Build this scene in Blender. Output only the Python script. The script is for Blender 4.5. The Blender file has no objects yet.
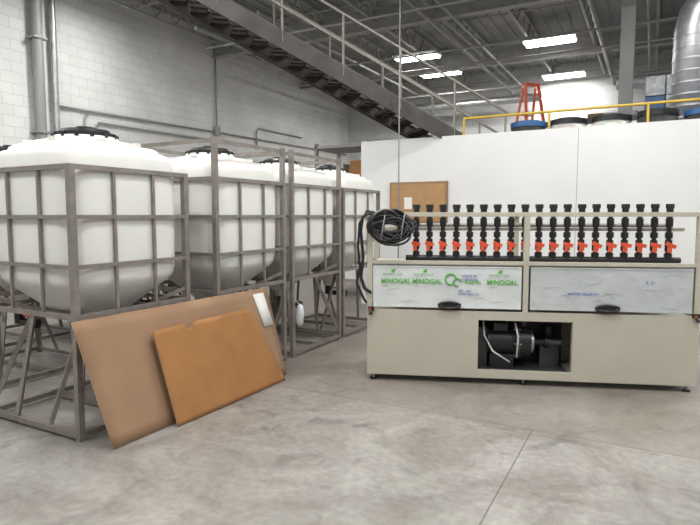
import bpy, math, random
from mathutils import Vector, Matrix
random.seed(4)
S=bpy.context.scene
S.view_settings.view_transform='Standard'

# ---------------------------------------------------------------- materials
def nmat(name,col,rough=.5,metal=0.,var=.0,scale=6.,bump=0.,bscale=40.,trans=0.,emit=None,estr=0.,alpha=1.,coat=0.):
    m=bpy.data.materials.new(name); m.use_nodes=True
    nt=m.node_tree; b=nt.nodes['Principled BSDF']
    b.inputs['Base Color'].default_value=(*col,1)
    b.inputs['Roughness'].default_value=rough
    b.inputs['Metallic'].default_value=metal
    b.inputs['Transmission Weight'].default_value=trans
    b.inputs['Alpha'].default_value=alpha
    b.inputs['Coat Weight'].default_value=coat; b.inputs['Coat Roughness'].default_value=.08
    if emit:
        b.inputs['Emission Color'].default_value=(*emit,1); b.inputs['Emission Strength'].default_value=estr
    tc=nt.nodes.new('ShaderNodeTexCoord')
    if var>0:
        n=nt.nodes.new('ShaderNodeTexNoise'); n.inputs['Scale'].default_value=scale; n.inputs['Detail'].default_value=6
        nt.links.new(tc.outputs['Object'],n.inputs['Vector'])
        r=nt.nodes.new('ShaderNodeValToRGB')
        r.color_ramp.elements[0].position=.3; r.color_ramp.elements[1].position=.7
        r.color_ramp.elements[0].color=(*[c*(1-var) for c in col],1)
        r.color_ramp.elements[1].color=(*[min(1,c*(1+var)) for c in col],1)
        nt.links.new(n.outputs['Fac'],r.inputs['Fac']); nt.links.new(r.outputs['Color'],b.inputs['Base Color'])
    if bump>0:
        n2=nt.nodes.new('ShaderNodeTexNoise'); n2.inputs['Scale'].default_value=bscale; n2.inputs['Detail'].default_value=4
        nt.links.new(tc.outputs['Object'],n2.inputs['Vector'])
        bp=nt.nodes.new('ShaderNodeBump'); bp.inputs['Strength'].default_value=bump; bp.inputs['Distance'].default_value=.02
        nt.links.new(n2.outputs['Fac'],bp.inputs['Height']); nt.links.new(bp.outputs['Normal'],b.inputs['Normal'])
        if coat: nt.links.new(bp.outputs['Normal'],b.inputs['Coat Normal'])
    return m

def block_mat(name,axis,k=1.):
    m=bpy.data.materials.new(name); m.use_nodes=True; nt=m.node_tree; b=nt.nodes['Principled BSDF']
    g=nt.nodes.new('ShaderNodeNewGeometry'); sp=nt.nodes.new('ShaderNodeSeparateXYZ'); cb=nt.nodes.new('ShaderNodeCombineXYZ')
    nt.links.new(g.outputs['Position'],sp.inputs[0])
    nt.links.new(sp.outputs[axis],cb.inputs[0]); nt.links.new(sp.outputs[2],cb.inputs[1])
    br=nt.nodes.new('ShaderNodeTexBrick'); br.inputs['Scale'].default_value=1.
    br.inputs['Brick Width'].default_value=.41; br.inputs['Row Height'].default_value=.205
    br.inputs['Mortar Size'].default_value=.006; br.inputs['Mortar Smooth'].default_value=.3
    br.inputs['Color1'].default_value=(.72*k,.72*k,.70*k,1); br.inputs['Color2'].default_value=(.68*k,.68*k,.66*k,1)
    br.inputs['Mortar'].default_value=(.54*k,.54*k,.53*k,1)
    nt.links.new(cb.outputs[0],br.inputs['Vector'])
    n=nt.nodes.new('ShaderNodeTexNoise'); n.inputs['Scale'].default_value=.7; n.inputs['Detail'].default_value=8
    nt.links.new(g.outputs['Position'],n.inputs['Vector'])
    mr=nt.nodes.new('ShaderNodeMapRange'); mr.inputs[1].default_value=.3; mr.inputs[2].default_value=.7
    mr.inputs[3].default_value=.82; mr.inputs[4].default_value=1.06
    nt.links.new(n.outputs['Fac'],mr.inputs[0])
    mx=nt.nodes.new('ShaderNodeMix'); mx.data_type='RGBA'; mx.blend_type='MULTIPLY'; mx.inputs[0].default_value=1
    nt.links.new(br.outputs['Color'],mx.inputs[6]); nt.links.new(mr.outputs[0],mx.inputs[7])
    nt.links.new(mx.outputs[2],b.inputs['Base Color'])
    bp=nt.nodes.new('ShaderNodeBump'); bp.invert=True; bp.inputs['Strength'].default_value=.5; bp.inputs['Distance'].default_value=.01
    nt.links.new(br.outputs['Fac'],bp.inputs['Height']); nt.links.new(bp.outputs['Normal'],b.inputs['Normal'])
    b.inputs['Roughness'].default_value=.7
    return m

def concrete():
    m=bpy.data.materials.new('concrete_floor'); m.use_nodes=True; nt=m.node_tree; b=nt.nodes['Principled BSDF']
    N=nt.nodes.new; L=nt.links.new
    g=N('ShaderNodeNewGeometry'); 
    n1=N('ShaderNodeTexNoise'); n1.inputs['Scale'].default_value=1.1; n1.inputs['Detail'].default_value=10; n1.inputs['Roughness'].default_value=.7; n1.inputs['Distortion'].default_value=.8
    L(g.outputs['Position'],n1.inputs['Vector'])
    r1=N('ShaderNodeValToRGB'); e=r1.color_ramp.elements
    e[0].position=.34; e[0].color=(.185,.17,.15,1); e[1].position=.66; e[1].color=(.345,.33,.305,1)
    em=e.new(.5); em.color=(.265,.25,.228,1)
    L(n1.outputs['Fac'],r1.inputs['Fac'])
    n2=N('ShaderNodeTexNoise'); n2.inputs['Scale'].default_value=18; n2.inputs['Detail'].default_value=8
    L(g.outputs['Position'],n2.inputs['Vector'])
    mr=N('ShaderNodeMapRange'); mr.inputs[1].default_value=.3; mr.inputs[2].default_value=.7; mr.inputs[3].default_value=.85; mr.inputs[4].default_value=1.10
    L(n2.outputs['Fac'],mr.inputs[0])
    mx=N('ShaderNodeMix'); mx.data_type='RGBA'; mx.blend_type='MULTIPLY'; mx.inputs[0].default_value=1
    L(r1.outputs['Color'],mx.inputs[6]); L(mr.outputs[0],mx.inputs[7])
    n3=N('ShaderNodeTexNoise'); n3.inputs['Scale'].default_value=2.3; n3.inputs['Detail'].default_value=7; n3.inputs['Distortion'].default_value=1.8
    L(g.outputs['Position'],n3.inputs['Vector'])
    s3=N('ShaderNodeMapRange'); s3.inputs[1].default_value=.54; s3.inputs[2].default_value=.70; s3.inputs[3].default_value=1; s3.inputs[4].default_value=.68
    L(n3.outputs['Fac'],s3.inputs[0])
    mxs=N('ShaderNodeMix'); mxs.data_type='RGBA'; mxs.blend_type='MULTIPLY'; mxs.inputs[0].default_value=1
    L(mx.outputs[2],mxs.inputs[6]); L(s3.outputs[0],mxs.inputs[7])
    n5=N('ShaderNodeTexVoronoi'); n5.inputs['Scale'].default_value=7; L(g.outputs['Position'],n5.inputs['Vector'])
    s5=N('ShaderNodeMapRange'); s5.inputs[1].default_value=.05; s5.inputs[2].default_value=.11; s5.inputs[3].default_value=.74; s5.inputs[4].default_value=1
    L(n5.outputs['Distance'],s5.inputs[0])
    mxt=N('ShaderNodeMix'); mxt.data_type='RGBA'; mxt.blend_type='MULTIPLY'; mxt.inputs[0].default_value=.7
    L(mxs.outputs[2],mxt.inputs[6]); L(s5.outputs[0],mxt.inputs[7])
    mx=mxt
    vo=N('ShaderNodeTexVoronoi'); vo.feature='DISTANCE_TO_EDGE'; vo.inputs['Scale'].default_value=.30
    nz=N('ShaderNodeTexNoise'); nz.inputs['Scale'].default_value=2.2; nz.inputs['Detail'].default_value=6
    L(g.outputs['Position'],nz.inputs['Vector'])
    va=N('ShaderNodeVectorMath'); va.operation='MULTIPLY_ADD'; va.inputs[1].default_value=(.5,.5,0)
    L(nz.outputs['Color'],va.inputs[0]); L(g.outputs['Position'],va.inputs[2]); L(va.outputs[0],vo.inputs['Vector'])
    cr=N('ShaderNodeMapRange'); cr.inputs[1].default_value=0; cr.inputs[2].default_value=.003; cr.inputs[3].default_value=.84; cr.inputs[4].default_value=1
    L(vo.outputs['Distance'],cr.inputs[0])
    mx2=N('ShaderNodeMix'); mx2.data_type='RGBA'; mx2.blend_type='MULTIPLY'; mx2.inputs[0].default_value=1
    L(mx.outputs[2],mx2.inputs[6]); L(cr.outputs[0],mx2.inputs[7])
    sp=N('ShaderNodeSeparateXYZ'); L(g.outputs['Position'],sp.inputs[0])
    def M(op,a,bv=None,c=None):
        x=N('ShaderNodeMath'); x.operation=op
        for i,vv in enumerate((a,bv,c)):
            if vv is None: continue
            if isinstance(vv,(int,float)): x.inputs[i].default_value=vv
            else: L(vv,x.inputs[i])
        return x.outputs[0]
    jx=M('LESS_THAN',M('ABSOLUTE',M('ADD',sp.outputs[0],.72)),.005)
    jx=M('MULTIPLY',jx,M('LESS_THAN',sp.outputs[1],4.22))
    jy=M('LESS_THAN',M('ABSOLUTE',M('ADD',sp.outputs[1],-4.22)),.006)
    j=M('MAXIMUM',jx,jy)
    far=M('MULTIPLY',M('GREATER_THAN',sp.outputs[1],4.22),.34)
    mx4=N('ShaderNodeMix'); mx4.data_type='RGBA'; mx4.inputs[7].default_value=(.21,.165,.13,1)
    L(far,mx4.inputs[0]); L(mx2.outputs[2],mx4.inputs[6])
    mx3=N('ShaderNodeMix'); mx3.data_type='RGBA'; mx3.inputs[7].default_value=(.10,.09,.08,1)
    L(M('MULTIPLY',j,.7),mx3.inputs[0]); L(mx4.outputs[2],mx3.inputs[6])
    L(mx3.outputs[2],b.inputs['Base Color'])
    rr=N('ShaderNodeMapRange'); rr.inputs[3].default_value=.24; rr.inputs[4].default_value=.50
    L(n1.outputs['Fac'],rr.inputs[0]); L(rr.outputs[0],b.inputs['Roughness'])
    bp=N('ShaderNodeBump'); bp.inputs['Strength'].default_value=.12; bp.inputs['Distance'].default_value=.01
    L(n2.outputs['Fac'],bp.inputs['Height']); L(bp.outputs['Normal'],b.inputs['Normal'])
    return m

M_floor=concrete()
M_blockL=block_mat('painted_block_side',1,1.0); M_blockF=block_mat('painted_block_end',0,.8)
M_white=nmat('white_wall_paint',(.70,.70,.695),.6,var=.03,scale=1.2)
M_ceil=nmat('roof_deck',(.27,.27,.268),.8,var=.15,scale=1.5)
M_joist=nmat('joist_steel',(.34,.335,.325),.6,.15,var=.1)
M_stair=nmat('stair_steel',(.065,.06,.053),.6,.2,var=.3,scale=4)
M_stairT=nmat('stair_tread_steel',(.22,.20,.175),.6,.2,var=.3,scale=6)
M_stairL=nmat('stair_rail_steel',(.26,.24,.21),.6,.3)
M_tank=nmat('white_polyethylene',(.74,.74,.71),.40,var=.03,scale=3)
tb=M_tank.node_tree.nodes['Principled BSDF']; tb.inputs['Subsurface Weight'].default_value=.3; tb.inputs['Subsurface Scale'].default_value=.06
M_black=nmat('black_plastic',(.018,.018,.02),.35)
M_cage=nmat('cage_steel',(.25,.225,.20),.5,.4,var=.2,scale=9)
M_beige=nmat('beige_powdercoat',(.48,.455,.375),.42,var=.03,scale=3)
M_card1=nmat('cardboard_kraft',(.30,.185,.108),.85,var=.08,scale=3,bump=.1,bscale=8)
M_card2=nmat('cardboard_orange_kraft',(.33,.155,.052),.85,var=.10,scale=4,bump=.15,bscale=10)
M_cardE=nmat('cardboard_pale',(.42,.29,.18),.9)
M_paper=nmat('paper_white',(.75,.75,.73),.7)
M_film=nmat('protective_film',(.64,.67,.67),.2,var=.08,scale=5,bump=.6,bscale=9,coat=.8)
M_film2=nmat('clear_grey_film',(.50,.53,.535),.14,var=.08,scale=4,bump=.7,bscale=7,coat=.8)
M_green=nmat('green_print',(.10,.42,.06),.5)
M_blue=nmat('blue_ink',(.05,.10,.4),.5)
M_orange=nmat('orange_handle',(.75,.09,.03),.4)
M_red=nmat('ladder_orange',(.80,.12,.04),.45)
M_yellow=nmat('safety_yellow',(.55,.38,.05),.5)
M_galv=nmat('galvanised',(.42,.43,.44),.38,.7,var=.15,scale=7)
M_pipe=nmat('pipe_grey',(.28,.28,.275),.6,.2)
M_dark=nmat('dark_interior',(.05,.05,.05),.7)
M_mot=nmat('motor_black',(.03,.03,.032),.4,.3)
M_dgrey=nmat('pump_dark_grey',(.10,.10,.10),.4,.4)
M_bluep=nmat('blue_plastic',(.04,.13,.33),.4)
M_cork=nmat('cork',(.40,.235,.11),.85,var=.08,scale=12)
M_wood=nmat('wood_frame',(.27,.17,.09),.6)
M_tube=nmat('lamp_tube',(1,1,1),.5,emit=(1,1,.98),estr=18)
M_lampw=nmat('lamp_housing',(.7,.7,.7),.4)
M_wrap=nmat('stretch_wrap',(.42,.45,.47),.2,var=.3,scale=5,bump=.8,bscale=6)
M_hose=nmat('clear_hose',(.20,.21,.21),.15)

# ---------------------------------------------------------------- mesh builder
class MB:
    def __init__(s,*mats): s.v=[];s.f=[];s.mi=[];s.sm=[];s.mats=list(mats)
    def _i(s,m):
        if m not in s.mats: s.mats.append(m)
        return s.mats.index(m)
    def add(s,vs,fs,m,smooth=False):
        o=len(s.v); s.v+= [tuple(x) for x in vs]; i=s._i(m)
        for f in fs: s.f.append([a+o for a in f]); s.mi.append(i); s.sm.append(smooth)
    def box(s,c,d,m,rot=None):
        R=rot or Matrix.Identity(3); c=Vector(c); vs=[]
        for z in(-.5,.5):
            for x,y in((-.5,-.5),(.5,-.5),(.5,.5),(-.5,.5)):
                vs.append(c+R@Vector((x*d[0],y*d[1],z*d[2])))
        s.add(vs,[(3,2,1,0),(4,5,6,7),(0,1,5,4),(1,2,6,5),(2,3,7,6),(3,0,4,7)],m)
    def bx(s,x0,x1,y0,y1,z0,z1,m): s.box(((x0+x1)/2,(y0+y1)/2,(z0+z1)/2),(x1-x0,y1-y0,z1-z0),m)
    def beam(s,p0,p1,w,h,m):
        p0=Vector(p0);p1=Vector(p1);d=p1-p0;L=d.length;x=d.normalized()
        up=Vector((0,0,1)) if abs(x.z)<.95 else Vector((0,1,0))
        y=up.cross(x).normalized(); z=x.cross(y)
        R=Matrix((x,y,z)).transposed(); s.box((p0+p1)/2,(L,w,h),m,R)
    def cyl(s,p0,p1,r0,m,r1=None,n=16,smooth=True,caps=True):
        if r1 is None:r1=r0
        p0=Vector(p0);p1=Vector(p1);x=(p1-p0).normalized()
        up=Vector((0,0,1)) if abs(x.z)<.9 else Vector((1,0,0))
        a=up.cross(x).normalized();b=x.cross(a)
        vs=[]
        for p,r in((p0,r0),(p1,r1)):
            for i in range(n):
                t=2*math.pi*i/n; vs.append(p+a*math.cos(t)*r+b*math.sin(t)*r)
        s.add(vs,[(i,(i+1)%n,n+(i+1)%n,n+i) for i in range(n)],m,smooth)
        if caps:
            s.add(vs[:n],[tuple(reversed(range(n)))],m); s.add(vs[n:],[tuple(range(n))],m)
    def tube(s,pts,r,m,n=8):
        pts=[Vector(p) for p in pts]; vs=[];a=None
        for k,p in enumerate(pts):
            d=(pts[min(k+1,len(pts)-1)]-pts[max(k-1,0)]).normalized()
            if a is None:
                up=Vector((0,0,1)) if abs(d.z)<.9 else Vector((1,0,0)); a=up.cross(d).normalized()
            else: a=(a-d*a.dot(d)).normalized()
            b=d.cross(a)
            for i in range(n):
                t=2*math.pi*i/n; vs.append(p+a*math.cos(t)*r+b*math.sin(t)*r)
        fs=[(k*n+i,k*n+(i+1)%n,(k+1)*n+(i+1)%n,(k+1)*n+i) for k in range(len(pts)-1) for i in range(n)]
        fs+= [tuple(reversed(range(n))),tuple(range((len(pts)-1)*n,len(pts)*n))]
        s.add(vs,fs,m,True)
    def loft(s,rings,m,smooth=True,cap0=True,cap1=True):
        n=len(rings[0]);vs=[p for r in rings for p in r]
        fs=[(k*n+i,k*n+(i+1)%n,(k+1)*n+(i+1)%n,(k+1)*n+i) for k in range(len(rings)-1) for i in range(n)]
        if cap0: fs.append(tuple(reversed(range(n))))
        if cap1: fs.append(tuple(range((len(rings)-1)*n,len(rings)*n)))
        s.add(vs,fs,m,smooth)
    def mesh(s,name):
        me=bpy.data.meshes.new(name); me.from_pydata(s.v,[],s.f)
        for m in s.mats: me.materials.append(m)
        for p,i,sm in zip(me.polygons,s.mi,s.sm): p.material_index=i; p.use_smooth=sm
        me.update(); return me
    def obj(s,name,loc=(0,0,0),rz=0,parent=None,bevel=0):
        return place(s.mesh(name),name,loc,rz,parent,bevel)
def place(me,name,loc=(0,0,0),rz=0,parent=None,bevel=0):
    o=bpy.data.objects.new(name,me); S.collection.objects.link(o); o.location=loc; o.rotation_euler=(0,0,rz)
    if parent: o.parent=parent
    if bevel:
        b=o.modifiers.new('bevel','BEVEL'); b.width=bevel; b.segments=2; b.limit_method='ANGLE'; b.angle_limit=math.radians(50)
    return o
def empty(name,loc=(0,0,0),rz=0):
    e=bpy.data.objects.new(name,None); S.collection.objects.link(e); e.location=loc; e.rotation_euler=(0,0,rz); return e

XL,YF,ZC=-10.8,20.,6.6
XR,YB=8.,-5.
# ---------------------------------------------------------------- room
b=MB(); b.bx(XL-.3,XR,YB,YF+.3,-.2,0,M_floor); b.obj('floor')
b=MB(); b.bx(XL-.3,XL,YB,YF+.3,0,ZC,M_blockL); b.obj('wall_left')
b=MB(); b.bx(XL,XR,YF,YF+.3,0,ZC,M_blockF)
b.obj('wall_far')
b=MB(); b.bx(XL-.3,XR,YB,YF+.3,ZC,ZC+.15,M_ceil)
x=XL
while x<XR:
    b.bx(x,x+.08,YB,YF,ZC-.03,ZC,M_ceil); x+=.3
b.obj('ceiling')
PT=2.88
b=MB(); b.bx(-4.6,XR,9.0,9.12,0,PT,M_white)
b.bx(-4.6,-4.48,9.12,YF,0,2.25,M_white)
b.bx(-4.6,XR,9.0,9.12,PT,PT+.015,M_lampw)
for xx in (-1.0,): b.bx(xx,xx+.008,8.998,9.0,0,PT,M_pipe)
b.obj('wall_partition')
b=MB(); b.bx(-4.48,XR,9.12,YF,2.1,2.25,M_joist); b.obj('mezzanine_floor')

# roof structure
b=MB()
x=-10.2
while x<XR:
    b.beam((x,YB,6.52),(x,YF,6.52),.07,.05,M_joist); b.beam((x,YB,6.10),(x,YF,6.10),.06,.045,M_joist)
    y=6.; k=0
    while y<YF-.3:
        z0,z1=(6.12,6.52) if k%2==0 else (6.52,6.12)
        b.beam((x,y,z0),(x,y+.3,z1),.03,.03,M_joist); y+=.3;k+=1
    x+=1.45
y=9.
while y<YF:
    b.beam((-10.2,y,6.13),(7.2,y,6.13),.025,.025,M_joist); y+=2.1
b.obj('roof_joists')
b=MB()
for yy in (4.0,12.2,16.6,):
    b.bx(XL,XR,yy-.1,yy+.1,5.90,5.93,M_joist); b.bx(XL,XR,yy-.012,yy+.012,5.93,6.35,M_joist); b.bx(XL,XR,yy-.1,yy+.1,6.35,6.38,M_joist)
b.obj('roof_girders')
b=MB()
for xx,zz,r in((-9.0,5.7,.05),(-7.3,5.75,.035),(-4.4,5.8,.045),(-3.9,5.8,.03),(-1.2,5.75,.06),(-.2,5.7,.035),(1.0,5.8,.05)):
    b.cyl((xx,9.6,zz),(xx,YF-.02,zz),r,M_pipe,n=10)
for yy,zz in ((10.6,5.6),(13.6,5.62),(14.6,5.5),(18.2,5.6)): b.cyl((-9.6,yy,zz),(6,yy,zz),.028,M_joist,n=8)
b.cyl((-1.0,17.4,5.2),(6.,17.4,5.2),.16,M_galv,n=20); b.cyl((-8.4,18.9,5.35),(-3.2,18.9,5.35),.14,M_galv,n=20)
b.obj('overhead_pipes')

# downpipes / conduits on left wall
b=MB()
b.cyl((XL+.16,7.0,0),(XL+.16,7.0,ZC),.10,M_pipe,n=20)
b.cyl((XL+.14,7.35,0),(XL+.14,7.35,ZC),.06,M_galv,n=16)
for z in (1.5,3.2,5.): b.bx(XL,XL+.28,6.86,7.14,z,z+.04,M_pipe)
b.obj('wall_downpipe')
b=MB()
r=.024
b.tube([(XL+.05,7.45,3.82),(XL+.05,12.6,3.9)],r,M_pipe)
b.tube([(XL+.05,12.6,3.9),(XL+.05,19.8,3.98)],r,M_pipe)
b.tube([(XL+.05,8.4,3.62),(XL+.05,8.3,3.5),(XL+.05,8.2,2.5)],r,M_pipe)
b.tube([(XL+.05,8.4,3.62),(XL+.05,13.9,3.66),(XL+.05,14.0,3.75),(XL+.05,14.0,4.15),(XL+.05,14.1,4.25),(XL+.05,16.5,4.25)],r,M_pipe)
b.tube([(XL+.05,12.2,3.9),(XL+.05,12.2,ZC)],.022,M_pipe)
b.tube([(XL+.05,8.05,2.0),(XL+.05,8.05,3.7),(XL+.05,8.2,3.82)],.018,M_pipe)
b.bx(XL,XL+.1,12.1,12.3,3.8,4.05,M_pipe)
b.obj('wall_conduit')

# ---------------------------------------------------------------- lights
def fixture(x,y,z=6.0,power=85):
    e=empty('high_bay_light',(x,y,z))
    b=MB(); b.bx(-.63,.63,-.28,.28,0,.05,M_lampw); b.bx(-.5,.5,-.05,.05,.05,.11,M_lampw)
    for yy in (-.23,-.14,-.05,.05,.14,.23): b.cyl((-.6,yy,-.02),(.6,yy,-.02),.022,M_tube,n=8)
    for xx in(-.5,.5): b.cyl((xx,0,.05),(xx,0,.55),.006,M_pipe,n=6)
    place(b.mesh('lamp_body'),'lamp_body',parent=e)
    l=bpy.data.lights.new('lamp','AREA'); l.shape='RECTANGLE'; l.size=1.2; l.size_y=.5; l.energy=power; l.color=(1,.995,.975)
    o=bpy.data.objects.new('lamp_light',l); S.collection.objects.link(o); o.parent=e; o.location=(0,0,-.06)
for p in ((-2.45,15.29),(-5.98,17.1),(-5.95,15.05),(-2.62,19.2)): fixture(*p,power=90)
for p in ((-8,-1),(-8.6,3),(-8.6,7.4),(-4.5,0),(-4.5,4.3),(-1,-1),(-1,3),(-.8,7),(2.5,1),(2.8,5.5),(3.,10)): fixture(*p,power=116)  # unseen fixtures, added out of frame to light the foreground and left wall

# ---------------------------------------------------------------- tanks
def sring(z,a,n,seg=64):
    out=[]
    for i in range(seg):
        t=2*math.pi*(i+.5)/seg; c,s=math.cos(t),math.sin(t)
        out.append((math.copysign(abs(c)**(2/n),c)*a,math.copysign(abs(s)**(2/n),s)*a,z))
    return out
prof=[(.60,.07,2),(.66,.075,2),(.68,.11,2.2),(.82,.24,3),(1.04,.46,5),(1.08,.495,5.5),(1.12,.512,6),(1.18,.518,6.5),(1.5,.521,7),(1.95,.52,7),(2.035,.515,6.5),(2.075,.50,6),(2.09,.475,5.5),
 (2.095,.455,5),(2.12,.45,4.6),(2.135,.435,4.2),(2.14,.38,3),(2.165,.37,2.6),(2.175,.33,2.2),(2.18,.27,2),(2.185,.25,2),(2.215,.245,2)]
b=MB(); b.loft([sring(*p) for p in prof],M_tank)
for k in range(8):
    t=k*math.pi/4+math.pi/8; R=Matrix.Rotation(t,3,'Z'); b.box(R@Vector((.385,0,2.14)),(.12,.07,.05),M_tank,R)
tank_me=b.mesh('tank_body')
b=MB(); b.cyl((0,0,2.20),(0,0,2.245),.235,M_black,n=28); b.cyl((0,0,2.245),(0,0,2.275),.20,M_black,r1=.18,n=28); b.cyl((0,0,2.275),(0,0,2.30),.07,M_black,n=16)
for k in range(14):
    t=k*math.pi/7; b.box((.232*math.cos(t),.232*math.sin(t),2.22),(.03,.03,.04),M_black,Matrix.Rotation(t,3,'Z'))
b.cyl((0,0,.48),(0,0,.61),.05,M_black,n=12); b.cyl((0,0,.50),(.25,0,.50),.035,M_black,n=12); b.box((.14,0,.57),(.1,.03,.02),M_orange)
b.cyl((.25,0,.50),(.29,0,.50),.05,M_black,n=12)
lid_me=b.mesh('tank_lid_and_valve')
def cage(H):
    b=MB(); h=.553; P=.045
    for x in(-h+P/2,h-P/2):
        for y in(-h+P/2,h-P/2): b.box((x,y,H/2),(P,P,H),M_cage)
    w=.028
    zs=[.9,1.25,1.6,1.95]+([H-.02] if H>2 else [])
    c=h-w/2-.002
    for z in zs:
        ww=.035 if z in(1.95,H-.02,.9) else w
        for s in(-1,1):
            b.box((s*(c),0,z-ww/2),(w,2*h-P,ww),M_cage); b.box((0,s*c,z-ww/2),(2*h-P,w,ww),M_cage)
    for k in(-1,1):
        for s in(-1,1):
            b.box((k*.185,s*c,.9+(1.95-.9)/2),(.022,.02,1.05),M_cage); b.box((s*c,k*.185,.9+(1.95-.9)/2),(.02,.022,1.05),M_cage)
    for s in(-1,1):
        b.box((s*c,0,.045),(.04,2*h-P,.04),M_cage); b.box((0,s*c,.045),(2*h-P,.04,.04),M_cage)
    b.box((0,0,.045),(2*h-P,.04,.04),M_cage)
    zq=.84
    for s in(-1,1):
        b.beam((s*.30,-.30,zq),(s*.30,.30,zq),.035,.035,M_cage); b.beam((-.30,s*.30,zq),(.30,s*.30,zq),.035,.035,M_cage)
        for t in(-1,1):
            b.beam((s*.53,t*.53,.98),(s*.30,t*.30,zq),.03,.03,M_cage)
            b.beam((s*.30,t*.30,zq),(s*.53,t*.53,.10),.035,.035,M_cage)
            b.beam((s*.30,t*.30,zq),(s*.20,t*c,.06),.03,.03,M_cage)
    return b.mesh('steel_cage')
cageA=cage(1.95); cageB=cage(2.31)
def tank(x,y,cg,rz=0):
    e=empty('caged_cone_tank',(x,y,0),rz)
    place(tank_me,'tank_body',parent=e); place(lid_me,'tank_lid_and_valve',parent=e); place(cg,'steel_cage',parent=e)
tank(-4.035,3.025,cageA); tank(-4.035,4.47,cageB); tank(-4.035,5.70,cageB); tank(-4.035,6.87,cageA)
tank(-5.75,3.45,cageA); tank(-5.75,4.95,cageA); tank(-5.75,6.25,cageA); tank(-7.3,4.3,cageA); tank(-7.3,6.0,cageA)

# ---------------------------------------------------------------- cardboard
def sheet(name,c00,c10,c11,c01,mat,bow=.0,parent=None,cut=None,th=.006,nx=16,ny=10):
    c00,c10,c11,c01=map(Vector,(c00,c10,c11,c01)); nrm=(c10-c00).cross(c01-c00).normalized()
    vs=[];fs=[]
    for j in range(ny+1):
        for i in range(nx+1):
            u,v=i/nx,j/ny
            p=(c00*(1-u)+c10*u)*(1-v)+(c01*(1-u)+c11*u)*v
            p+=nrm*bow*math.sin(math.pi*u)*math.sin(math.pi*v*.5+.3)
            vs.append(p)
    for j in range(ny):
        for i in range(nx):
            if cut and cut(i,j): continue
            a=j*(nx+1)+i; fs.append((a,a+1,a+nx+2,a+nx+1))
    b=MB(); b.add(vs,fs,mat,True); b._i(M_cardE)
    o=b.obj(name,parent=parent); s=o.modifiers.new('sol','SOLIDIFY'); s.thickness=th; s.offset=0; s.material_offset_rim=1
    return o
e=empty('cardboard_sheet')
sheet('large_sheet',(-3.17,2.50,.004),(-3.17,4.56,.004),(-3.45,4.62,.86),(-3.455,2.42,.87),M_card1,.02,e)
sheet('shipping_label',(-3.315,4.40,.50),(-3.315,4.55,.50),(-3.425,4.53,.82),(-3.425,4.36,.82),M_paper,0,e,th=.002,nx=2,ny=2)
e2=empty('cardboard_sheet')
sheet('small_sheet',(-3.09,3.01,.004),(-3.07,4.40,.004),(-3.32,4.18,.72),(-3.32,3.00,.715),M_card2,.015,e2,cut=lambda i,j:(j==19 and i in(9,10)),nx=32,ny=20)

b=MB(); rings=[]
for k,(z,r) in enumerate(((.62,.01),(.60,.03),(.55,.045),(.48,.05),(.40,.045),(.36,.02))):
    rings.append([(r*(1+.3*math.sin(3*t+k))*math.cos(t),r*.7*(1+.3*math.cos(2*t+k))*math.sin(t),z) for t in [2*math.pi*i/14 for i in range(14)]])
rings.reverse(); b.loft(rings,M_film); b.cyl((0,0,.6),(-.06,0,.66),.004,M_film,n=6); b.obj('plastic_bag',(-3.40,5.16,.0))

# ---------------------------------------------------------------- manifold machine
T=math.radians(20.1)
E=empty('fluid_manifold_machine',(-2.324,4.81,0),T)
b=MB(); x0,x1=-.06,2.92; D=.70
t=.02
b.bx(x0,.99,0,t,.06,.70,M_beige); b.bx(1.844,x1,0,t,.06,.70,M_beige); b.bx(.99,1.844,0,t,.615,.70,M_beige); b.bx(.99,1.844,0,t,.06,.145,M_beige)
for xa,xb,za,zb in((.985,.993,.145,.615),(1.841,1.85,.145,.615)): b.bx(xa,xb,0.0,.06,za,zb,M_beige)
b.bx(x0,x0+t,t,D,.06,.70,M_beige); b.bx(x1-t,x1,t,D,.06,.70,M_beige)
b.bx(x0+t,x1-t,D-t,D,.06,.70,M_beige); b.bx(x0+t,x1-t,t,D-t,.06,.09,M_beige); b.bx(x0+t,x1-t,t,D-t,.66,.68,M_beige)
for xx in(x0+.025,1.415,x1-.025):
    for yy in(.025,D-.025):
        b.bx(xx-.025,xx+.025,yy-.025,yy+.025,.70,1.585,M_beige)
for yy in(.025,D-.025): b.bx(x0,x1,yy-.025,yy+.025,1.585,1.625,M_beige)
for xx in(x0+.025,1.415,x1-.025): b.bx(xx-.025,xx+.025,.05,D-.05,1.585,1.62,M_beige)
b.bx(x0+.05,x1-.05,D-.03,D-.02,.70,1.13,M_beige)
b.bx(x0+.05,x1-.05,.03,D-.03,1.12,1.14,M_beige)
b.bx(x0+.05,x1-.05,.0,.03,1.135,1.17,M_beige)
b.obj('frame_and_cabinet',parent=E,bevel=.003)
b=MB()
for xx in(.0,1.42,2.86):
    for yy in(.06,D-.06): b.cyl((xx,yy,.0),(xx,yy,.015),.035,M_black,n=16); b.cyl((xx,yy,.015),(xx,yy,.06),.014,M_galv,n=10)
b.obj('levelling_feet',parent=E)
def panel(xa,xb,m,nm):
    bb=MB()
    z0,z1=.725,1.12
    bb.bx(xa,xb,-.004,.014,z0,z1,m)
    bb.bx(xa,xb,-.010,-.004,z1-.012,z1,m); bb.bx(xa,xb,-.010,-.004,z0,z0+.012,m)
    for k in range(10):
        xx=xa+random.random()*(xb-xa-.2)+.05; zz=z0+.03+random.random()*.3
        bb.tube([(xx,-.004,zz),(xx+.06,-.007,zz+.01+random.uniform(-.03,.03)),(xx+.14,-.004,zz+random.uniform(-.05,.05))],.003,m,6)
    bb.obj(nm,parent=E,bevel=.003)
panel(.0,1.375,M_film,'wrapped_panel_1'); panel(1.455,2.85,M_film2,'wrapped_panel_2')
b=MB()
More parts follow.
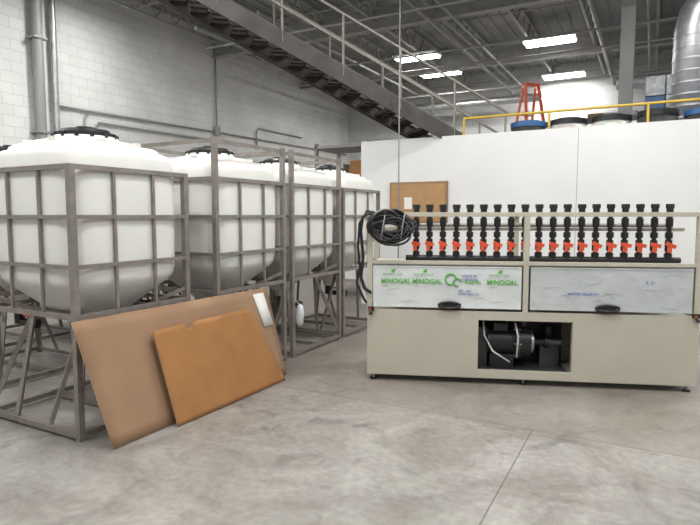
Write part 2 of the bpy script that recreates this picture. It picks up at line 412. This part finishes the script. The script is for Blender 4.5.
for hx in(.72,2.13):
    pts=[(hx+.10*math.cos(a),-.03,.755+.028*math.sin(a)) for a in [math.pi*2*i/20 for i in range(21)]]
    b.tube(pts,.012,M_black); b.box((hx,-.012,.755),(.16,.02,.03),M_black)
for lx in(-.02,2.885):
    b.box((lx,-.015,.705),(.06,.03,.035),M_black); b.box((lx-.012,-.03,.70),(.02,.012,.02),M_orange); b.cyl((lx,-.01,.70),(lx,-.06,.66),.016,M_black,n=10)
b.obj('handles_and_latches',parent=E)
def text(s,x,z,size,m,sx=1,bold=.0):
    c=bpy.data.curves.new('print_text','FONT'); c.body=s; c.size=size; c.extrude=.0006; c.offset=bold
    c.materials.append(m); o=bpy.data.objects.new('print_text',c); S.collection.objects.link(o)
    o.parent=E; o.location=(x,-.0125,z); o.rotation_euler=(math.pi/2,0,0); o.scale=(sx,1,1)
text('MINOGAL',.075,.955,.062,M_green,1.0,.0015); text('MINOGAL',.37,.955,.062,M_green,1.0,.0015); text('MINOGAL',1.06,.955,.062,M_green,1.0,.0015)
for xx in(.09,.38,1.08):
    text('PROTECT FILM',xx,1.03,.028,M_green); text('www  ---  ----  ---',xx,.925,.022,M_green)
text('MADE IN\nCANADA',.83,1.02,.035,M_blue); text('PLASTIC',.86,.96,.04,M_green,1.,.001)
text('400 - 050\nPUMP SKID 4C',.80,.88,.03,M_blue); text('WATER 30x20 P.P',1.78,.87,.035,M_blue); text('0  21',2.45,.98,.04,M_blue)
b=MB()
for i in range(2):
    cx,cz,rr=(.73,1.0,.05) if i==0 else(.79,.97,.035)
    b.tube([(cx+rr*math.cos(a),-.012,cz+rr*math.sin(a)) for a in [2*math.pi*k/20 for k in range(17)]],.007,M_green,6)
for xx in(.17,.47,1.16):
    b.add([(xx,-.012,1.06),(xx+.03,-.012,1.06),(xx+.045,-.012,1.095),(xx+.01,-.012,1.085)],[(0,1,2,3)],M_green)
b.obj('print_logo',parent=E)
b=MB(); y=.17
NV=19
for i in range(NV):
    x=.40+i*.1275
    b.cyl((x,y,1.19),(x,y,1.64),.020,M_black,n=10)
    b.cyl((x,y,1.62),(x,y,1.66),.030,M_black,n=12); b.cyl((x,y,1.66),(x,y,1.70),.038,M_black,n=8,smooth=False)
    b.cyl((x,y,1.49),(x,y,1.57),.032,M_black,n=10,smooth=False)
    b.cyl((x,y,1.39),(x,y,1.44),.033,M_black,n=10,smooth=False)
    b.cyl((x,y,1.20),(x,y,1.25),.034,M_black,n=10,smooth=False)
    b.cyl((x,y,1.27),(x,y,1.37),.031,M_black,n=12)
    b.cyl((x,y-.05,1.325),(x,y,1.325),.020,M_orange,n=10)
    b.box((x,y-.062,1.325),(.085,.022,.034),M_orange,Matrix.Rotation(math.radians(20+random.uniform(-8,8)),3,'Y')); b.box((x-.010,y-.058,1.295),(.034,.022,.07),M_orange)
b.cyl((.30,y,1.185),(2.80,y,1.185),.028,M_black,n=14)
b.bx(.02,2.84,y+.03,y+.06,1.45,1.48,M_beige)
b.cyl((.30,.42,1.50),(2.80,.42,1.50),.02,M_pipe,n=12)
b.obj('valve_bank',parent=E)
# hose coil : bulky hank slung over the left end of the top rail
b=MB()
for k in range(26):
    cx=.17+random.uniform(-.05,.04); cz=1.48+random.uniform(-.04,.03); rx=.18+random.uniform(-.06,.03); rzz=.125+random.uniform(-.07,.02); yy=-.02-.016*(k%6)+random.uniform(-.01,.01)
    tl=random.uniform(-.30,.10)
    pts=[]
    for i in range(29):
        a=2*math.pi*i/28; px=rx*math.cos(a); pz=rzz*math.sin(a)
        pts.append((cx+px*math.cos(tl)-pz*math.sin(tl),yy+.012*math.sin(2*a),cz+px*math.sin(tl)+pz*math.cos(tl)))
    b.tube(pts,.012,M_hose if k%6==0 else M_black,6)
for q in(.10,.28): b.tube([(q+.02*math.cos(a),-.06+.07*math.sin(a),1.49+.13*math.cos(a)) for a in [2*math.pi*i/16 for i in range(17)]],.006,M_pipe,6)
b.tube([(.05,-.03,1.57),(-.04,-.05,1.62),(-.10,-.04,1.58),(-.12,-.02,1.45),(-.10,0,1.2),(-.12,0,1.0),(-.09,0,.9),(-.02,-.02,.86)],.015,M_black)
b.tube([(.1,-.02,1.6),(-.06,-.04,1.64),(-.13,-.04,1.52),(-.15,0,1.3),(-.13,0,1.1),(-.16,0,.95),(-.10,.02,.80),(-.07,.05,.75)],.012,M_black)
b.obj('hose_coil',parent=E)
b=MB(); y=.26
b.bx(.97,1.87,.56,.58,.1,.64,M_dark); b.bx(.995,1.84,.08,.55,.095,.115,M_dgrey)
b.cyl((1.10,y,.37),(1.36,y,.37),.125,M_mot,n=24)
for k in range(7): b.cyl((1.12+k*.035,y,.37),(1.128+k*.035,y,.37),.135,M_mot,n=24)
b.cyl((1.36,y,.37),(1.39,y,.37),.165,M_dgrey,n=24); b.cyl((1.39,y,.37),(1.50,y,.37),.15,M_mot,n=24); b.cyl((1.50,y,.37),(1.53,y,.37),.11,M_galv,n=24)
for k in range(6):
    a=k*math.pi/3; b.cyl((1.345,y+.145*math.cos(a),.37+.145*math.sin(a)),(1.41,y+.145*math.cos(a),.37+.145*math.sin(a)),.01,M_galv,n=8)
b.cyl((1.53,y,.37),(1.66,y,.37),.035,M_mot,n=12); b.cyl((1.64,y,.37),(1.68,y,.37),.06,M_mot,n=12); b.cyl((1.68,y,.37),(1.80,y,.37),.035,M_dgrey,n=12)
b.box((1.22,y-.02,.52),(.13,.13,.07),M_mot); b.bx(1.12,1.34,y-.1,y+.1,.115,.26,M_mot)
b.tube([(1.45,y,.50),(1.45,y,.57),(1.47,y,.60),(1.72,y,.60)],.028,M_dgrey,10); b.bx(1.62,1.80,y+.08,y+.26,.115,.36,M_dgrey)
b.cyl((1.71,y+.15,.36),(1.71,y+.15,.50),.06,M_mot,n=16)
b.tube([(1.05,.15,.6),(1.06,.12,.45),(1.14,.10,.30),(1.3,.10,.20)],.008,M_paper)
b.tube([(1.34,.09,.58),(1.37,.08,.45),(1.36,.08,.25)],.009,M_film)
b.bx(1.02,1.10,.25,.35,.115,.5,M_dgrey)
b.obj('pump_and_motor',parent=E)

# ---------------------------------------------------------------- stair
e=empty('steel_staircase')
dn=Vector((.729,.685,0)); w=Vector((-.685,.729,0)); sl=.475
A=Vector((-4.03,9.41,3.05))
def P(L,o,dz=0):
    p=A-dn*L+w*o; p.z=A.z+sl*L+dz; return p
L0,L1=-1.62,5.2
b=MB(); W=.92
for o in(0,-W):
    s_=1 if o<0 else -1
    b.beam(P(L0,o,.13),P(L1,o,.13),.03,.25,M_stair)
    for dz in(.02,.24): b.beam(P(L0,o+s_*.03,dz),P(L1,o+s_*.03,dz),.08,.018,M_stair)
b.beam(P(L1,0,.13),P(L1+1.1,0,.13-sl*1.1),.03,.25,M_stair); b.beam(P(L1,-W,.13),P(L1+1.1,-W,.13-sl*1.1),.03,.25,M_stair)
b.obj('stringers',parent=e)
b=MB()
L=L0+.1
R=Matrix((dn,w,Vector((0,0,1)))).transposed()
while L<L1:
    c=P(L,-W/2,.16); b.box(c,(.27,W-.03,.015),M_stairT,R)
    b.box(c+dn*.13+Vector((0,0,-.02)),(.012,W-.03,.05),M_stair,R); b.box(c-dn*.13+Vector((0,0,-.02)),(.012,W-.03,.05),M_stair,R)
    for k in(-1,0,1): b.box(c+w*(k*.22)+Vector((0,0,-.018)),(.25,.02,.03),M_stair,R)
    L+=.31
c=P(L1+.55,-W/2,.16-sl*.55); b.box(c,(1.1,W,.02),M_stairT,R)
b.obj('treads_and_landing',parent=e)
b=MB()
for o in(0,-W):
    for dz in(.62,1.05): b.beam(P(L0,o,dz),P(L1-.4,o,dz),.032,.032,M_stairL)
    L=L0+.05
    while L<L1-.4:
        b.beam(P(L,o,.1),P(L,o,1.05),.03,.03,M_stairL); L+=.95
    for L in(L1,):
        p=P(L,o,.2); b.cyl(p,(p.x,p.y,6.5),.015,M_stair,n=8); p2=P(L1+1.05,o,.2-sl*1.05); b.cyl(p2,(p2.x,p2.y,6.5),.015,M_stair,n=8)
b.obj('handrails_and_hangers',parent=e)

# ---------------------------------------------------------------- mezzanine items
b=MB(); yr=9.22; xs=-2.8
for z in(3.19,2.75): b.cyl((xs,yr,z),(XR-.3,yr,z),.020,M_yellow,n=10)
x=xs
while x<XR-.3: b.cyl((x,yr,2.25),(x,yr,3.19),.020,M_yellow,n=10); x+=1.35
b.obj('safety_railing')
def drum(x,y,h,r,mb,ml):
    b=MB()
    pr=[(0,r*.95),(.02,r),(h*.33,r),(h*.34,r*1.03),(h*.36,r*1.03),(h*.37,r),(h*.66,r),(h*.67,r*1.03),(h*.69,r*1.03),(h*.70,r),(h-.04,r),(h-.01,r*.93)]
    b.loft([[(rr*math.cos(2*math.pi*i/28),rr*math.sin(2*math.pi*i/28),z) for i in range(28)] for z,rr in pr],mb)
    b.cyl((0,0,h-.07),(0,0,h+.01),r*1.05,ml,n=28); b.cyl((0,0,h+.01),(0,0,h+.035),r*.7,ml,n=20); b.cyl((r*.5,0,h+.035),(r*.5,0,h+.05),.03,M_black,n=10)
    b.obj('plastic_drum',(x,y,2.25))
random.seed(7)
for i,x in enumerate([-1.84,-1.22,-.60,.02,.64,1.26,1.88,2.5,3.1]):
    drum(x,9.62+random.uniform(0,.04),.84+random.choice((0,.03,.05)),.27,random.choice((M_tank,M_tank,M_film,M_dark)),M_bluep if i in(0,4) else M_black)
for i,x in enumerate([-1.55,-.9,-.25]):
    drum(x,10.55+random.uniform(0,.2),.95,.27,M_tank,M_black)
b=MB(); H=2.2
for s in(-1,1):
    b.beam((s*.33,-.0,0),(s*.16,.38,H),.03,.07,M_red); b.beam((s*.30,.95,0),(s*.15,.46,H-.05),.03,.05,M_red)
for k in range(1,7):
    f=k/7; ww=.33-(.17*f); b.box((0,.38*f,H*f),(2*ww,.08,.025),M_galv)
for k in (1,3,5):
    f=k/7; b.box((0,.95-.49*f,H*f),(2*(.30-.15*f),.02,.03),M_red)
b.box((0,.42,H),(.36,.2,.04),M_red); b.beam((-.25,.18,1.0),(-.25,.72,1.0),.01,.02,M_galv); b.beam((.25,.18,1.0),(.25,.72,1.0),.01,.02,M_galv)
b.obj('step_ladder',(-2.15,12.7,2.25),.8)
b=MB()
cx,cy=-.52,12.0
b.bx(cx-.12,cx+.12,cy-.12,cy-.10,2.25,ZC-.7,M_pipe); b.bx(cx-.12,cx+.12,cy+.10,cy+.12,2.25,ZC-.7,M_pipe); b.bx(cx-.01,cx+.01,cy-.1,cy+.1,2.25,ZC-.7,M_pipe); b.bx(cx-.2,cx+.2,cy-.2,cy+.2,2.25,2.28,M_pipe)
b.obj('steel_column')
b=MB(); px,py,rr=.50,10.6,.30
pts=[(px,py,2.25),(px,py,4.5),(px+.05,py,4.75),(px+.2,py,4.95),(px+.45,py,5.05),(px+3,py,5.05)]
b.tube(pts,rr,M_galv,24)
z=2.4
while z<4.5: b.cyl((px,py,z),(px,py,z+.025),rr+.012,M_galv,n=24); z+=.18
b.obj('ventilation_duct')
def pallet(x,y,w,d,h,m,z=2.25,m2=None):
    b=MB()
    for k in(-1,0,1): b.box((k*(w/2-.05),0,.05),(.1,d,.09),M_wood)
    for k in range(6): b.box((0,-d/2+.06+k*(d-.12)/5,.11),(w,.09,.02),M_wood)
    nx=3;nz=max(2,int(h/.35))
    for i in range(nx):
        for k in range(nz):
            ww=w/nx; hh=h/nz
            b.box((-w/2+ww*(i+.5),0,.12+hh*(k+.5)),(ww-.015,d-.03-random.random()*.04,hh-.012),m if (i+k)%3 else (m2 or M_wrap))
    b.obj('wrapped_pallet_load',(x,y,z),random.uniform(-.08,.08),bevel=.01)
pallet(.35,13.4,1.1,1.0,2.0,M_wrap,m2=M_bluep); pallet(1.7,13.2,1.1,1.0,1.9,M_wrap); pallet(-.9,15.5,1.1,1.,1.7,M_wrap,m2=M_card1); pallet(1.9,11.6,1.1,1.,1.5,M_wrap); pallet(-3.7,17.5,1.1,1.,1.2,M_card1)
b=MB(); b.bx(-3.7,-3.0,19.85,19.98,3.9,4.5,M_pipe); b.bx(-6.9,-6.2,19.84,19.98,3.4,4.3,M_galv); b.obj('breaker_box')

# ---------------------------------------------------------------- items on / around partition
b=MB(); b.bx(-4.02,-2.98,8.955,8.995,1.45,2.16,M_wood); b.bx(-3.98,-3.02,8.945,8.96,1.49,2.12,M_cork); b.bx(-3.74,-3.60,8.94,8.946,1.70,1.90,M_paper)
b.obj('notice_board')
b=MB(); b.tube([(-3.57,8.3,0.0),(-3.57,8.3,3),(-3.57,8.3,6.08)],.011,M_pipe,8); b.cyl((-3.57,8.3,0),(-3.57,8.3,.05),.03,M_black); b.obj('hanging_cable')
b=MB()
for x in(-5.9,-4.75):
    for y in(9.6,10.5): b.bx(x-.03,x+.03,y-.03,y+.03,0,3.0,M_cage)
for z in(.3,1.2,2.1,2.9): b.bx(-5.92,-4.73,9.57,10.53,z,z+.05,M_joist)
for (x,z,ww,h,m) in((-5.6,.35,.4,.5,M_card1),(-5.1,.35,.45,.6,M_paper),(-5.5,1.25,.5,.5,M_dark),(-5.0,1.25,.35,.6,M_card2),(-5.55,2.15,.4,.45,M_galv),(-5.05,2.15,.30,.5,M_card2)):
    b.box((x,10.0,z+h/2),(ww,.6,h),m)
b.obj('storage_rack')

# ---------------------------------------------------------------- world + camera
w=bpy.data.worlds.new('World'); S.world=w; w.use_nodes=True
w.node_tree.nodes['Background'].inputs[0].default_value=(1,.995,.98,1); w.node_tree.nodes['Background'].inputs[1].default_value=.44
cam=bpy.data.cameras.new('camera'); cam.lens=28.8; cam.sensor_width=36; cam.clip_start=.05; cam.clip_end=100
co=bpy.data.objects.new('camera',cam); S.collection.objects.link(co); co.location=(0,0,1.6)
co.rotation_euler=(math.radians(90-4.85),0,math.radians(28.2)); S.camera=co
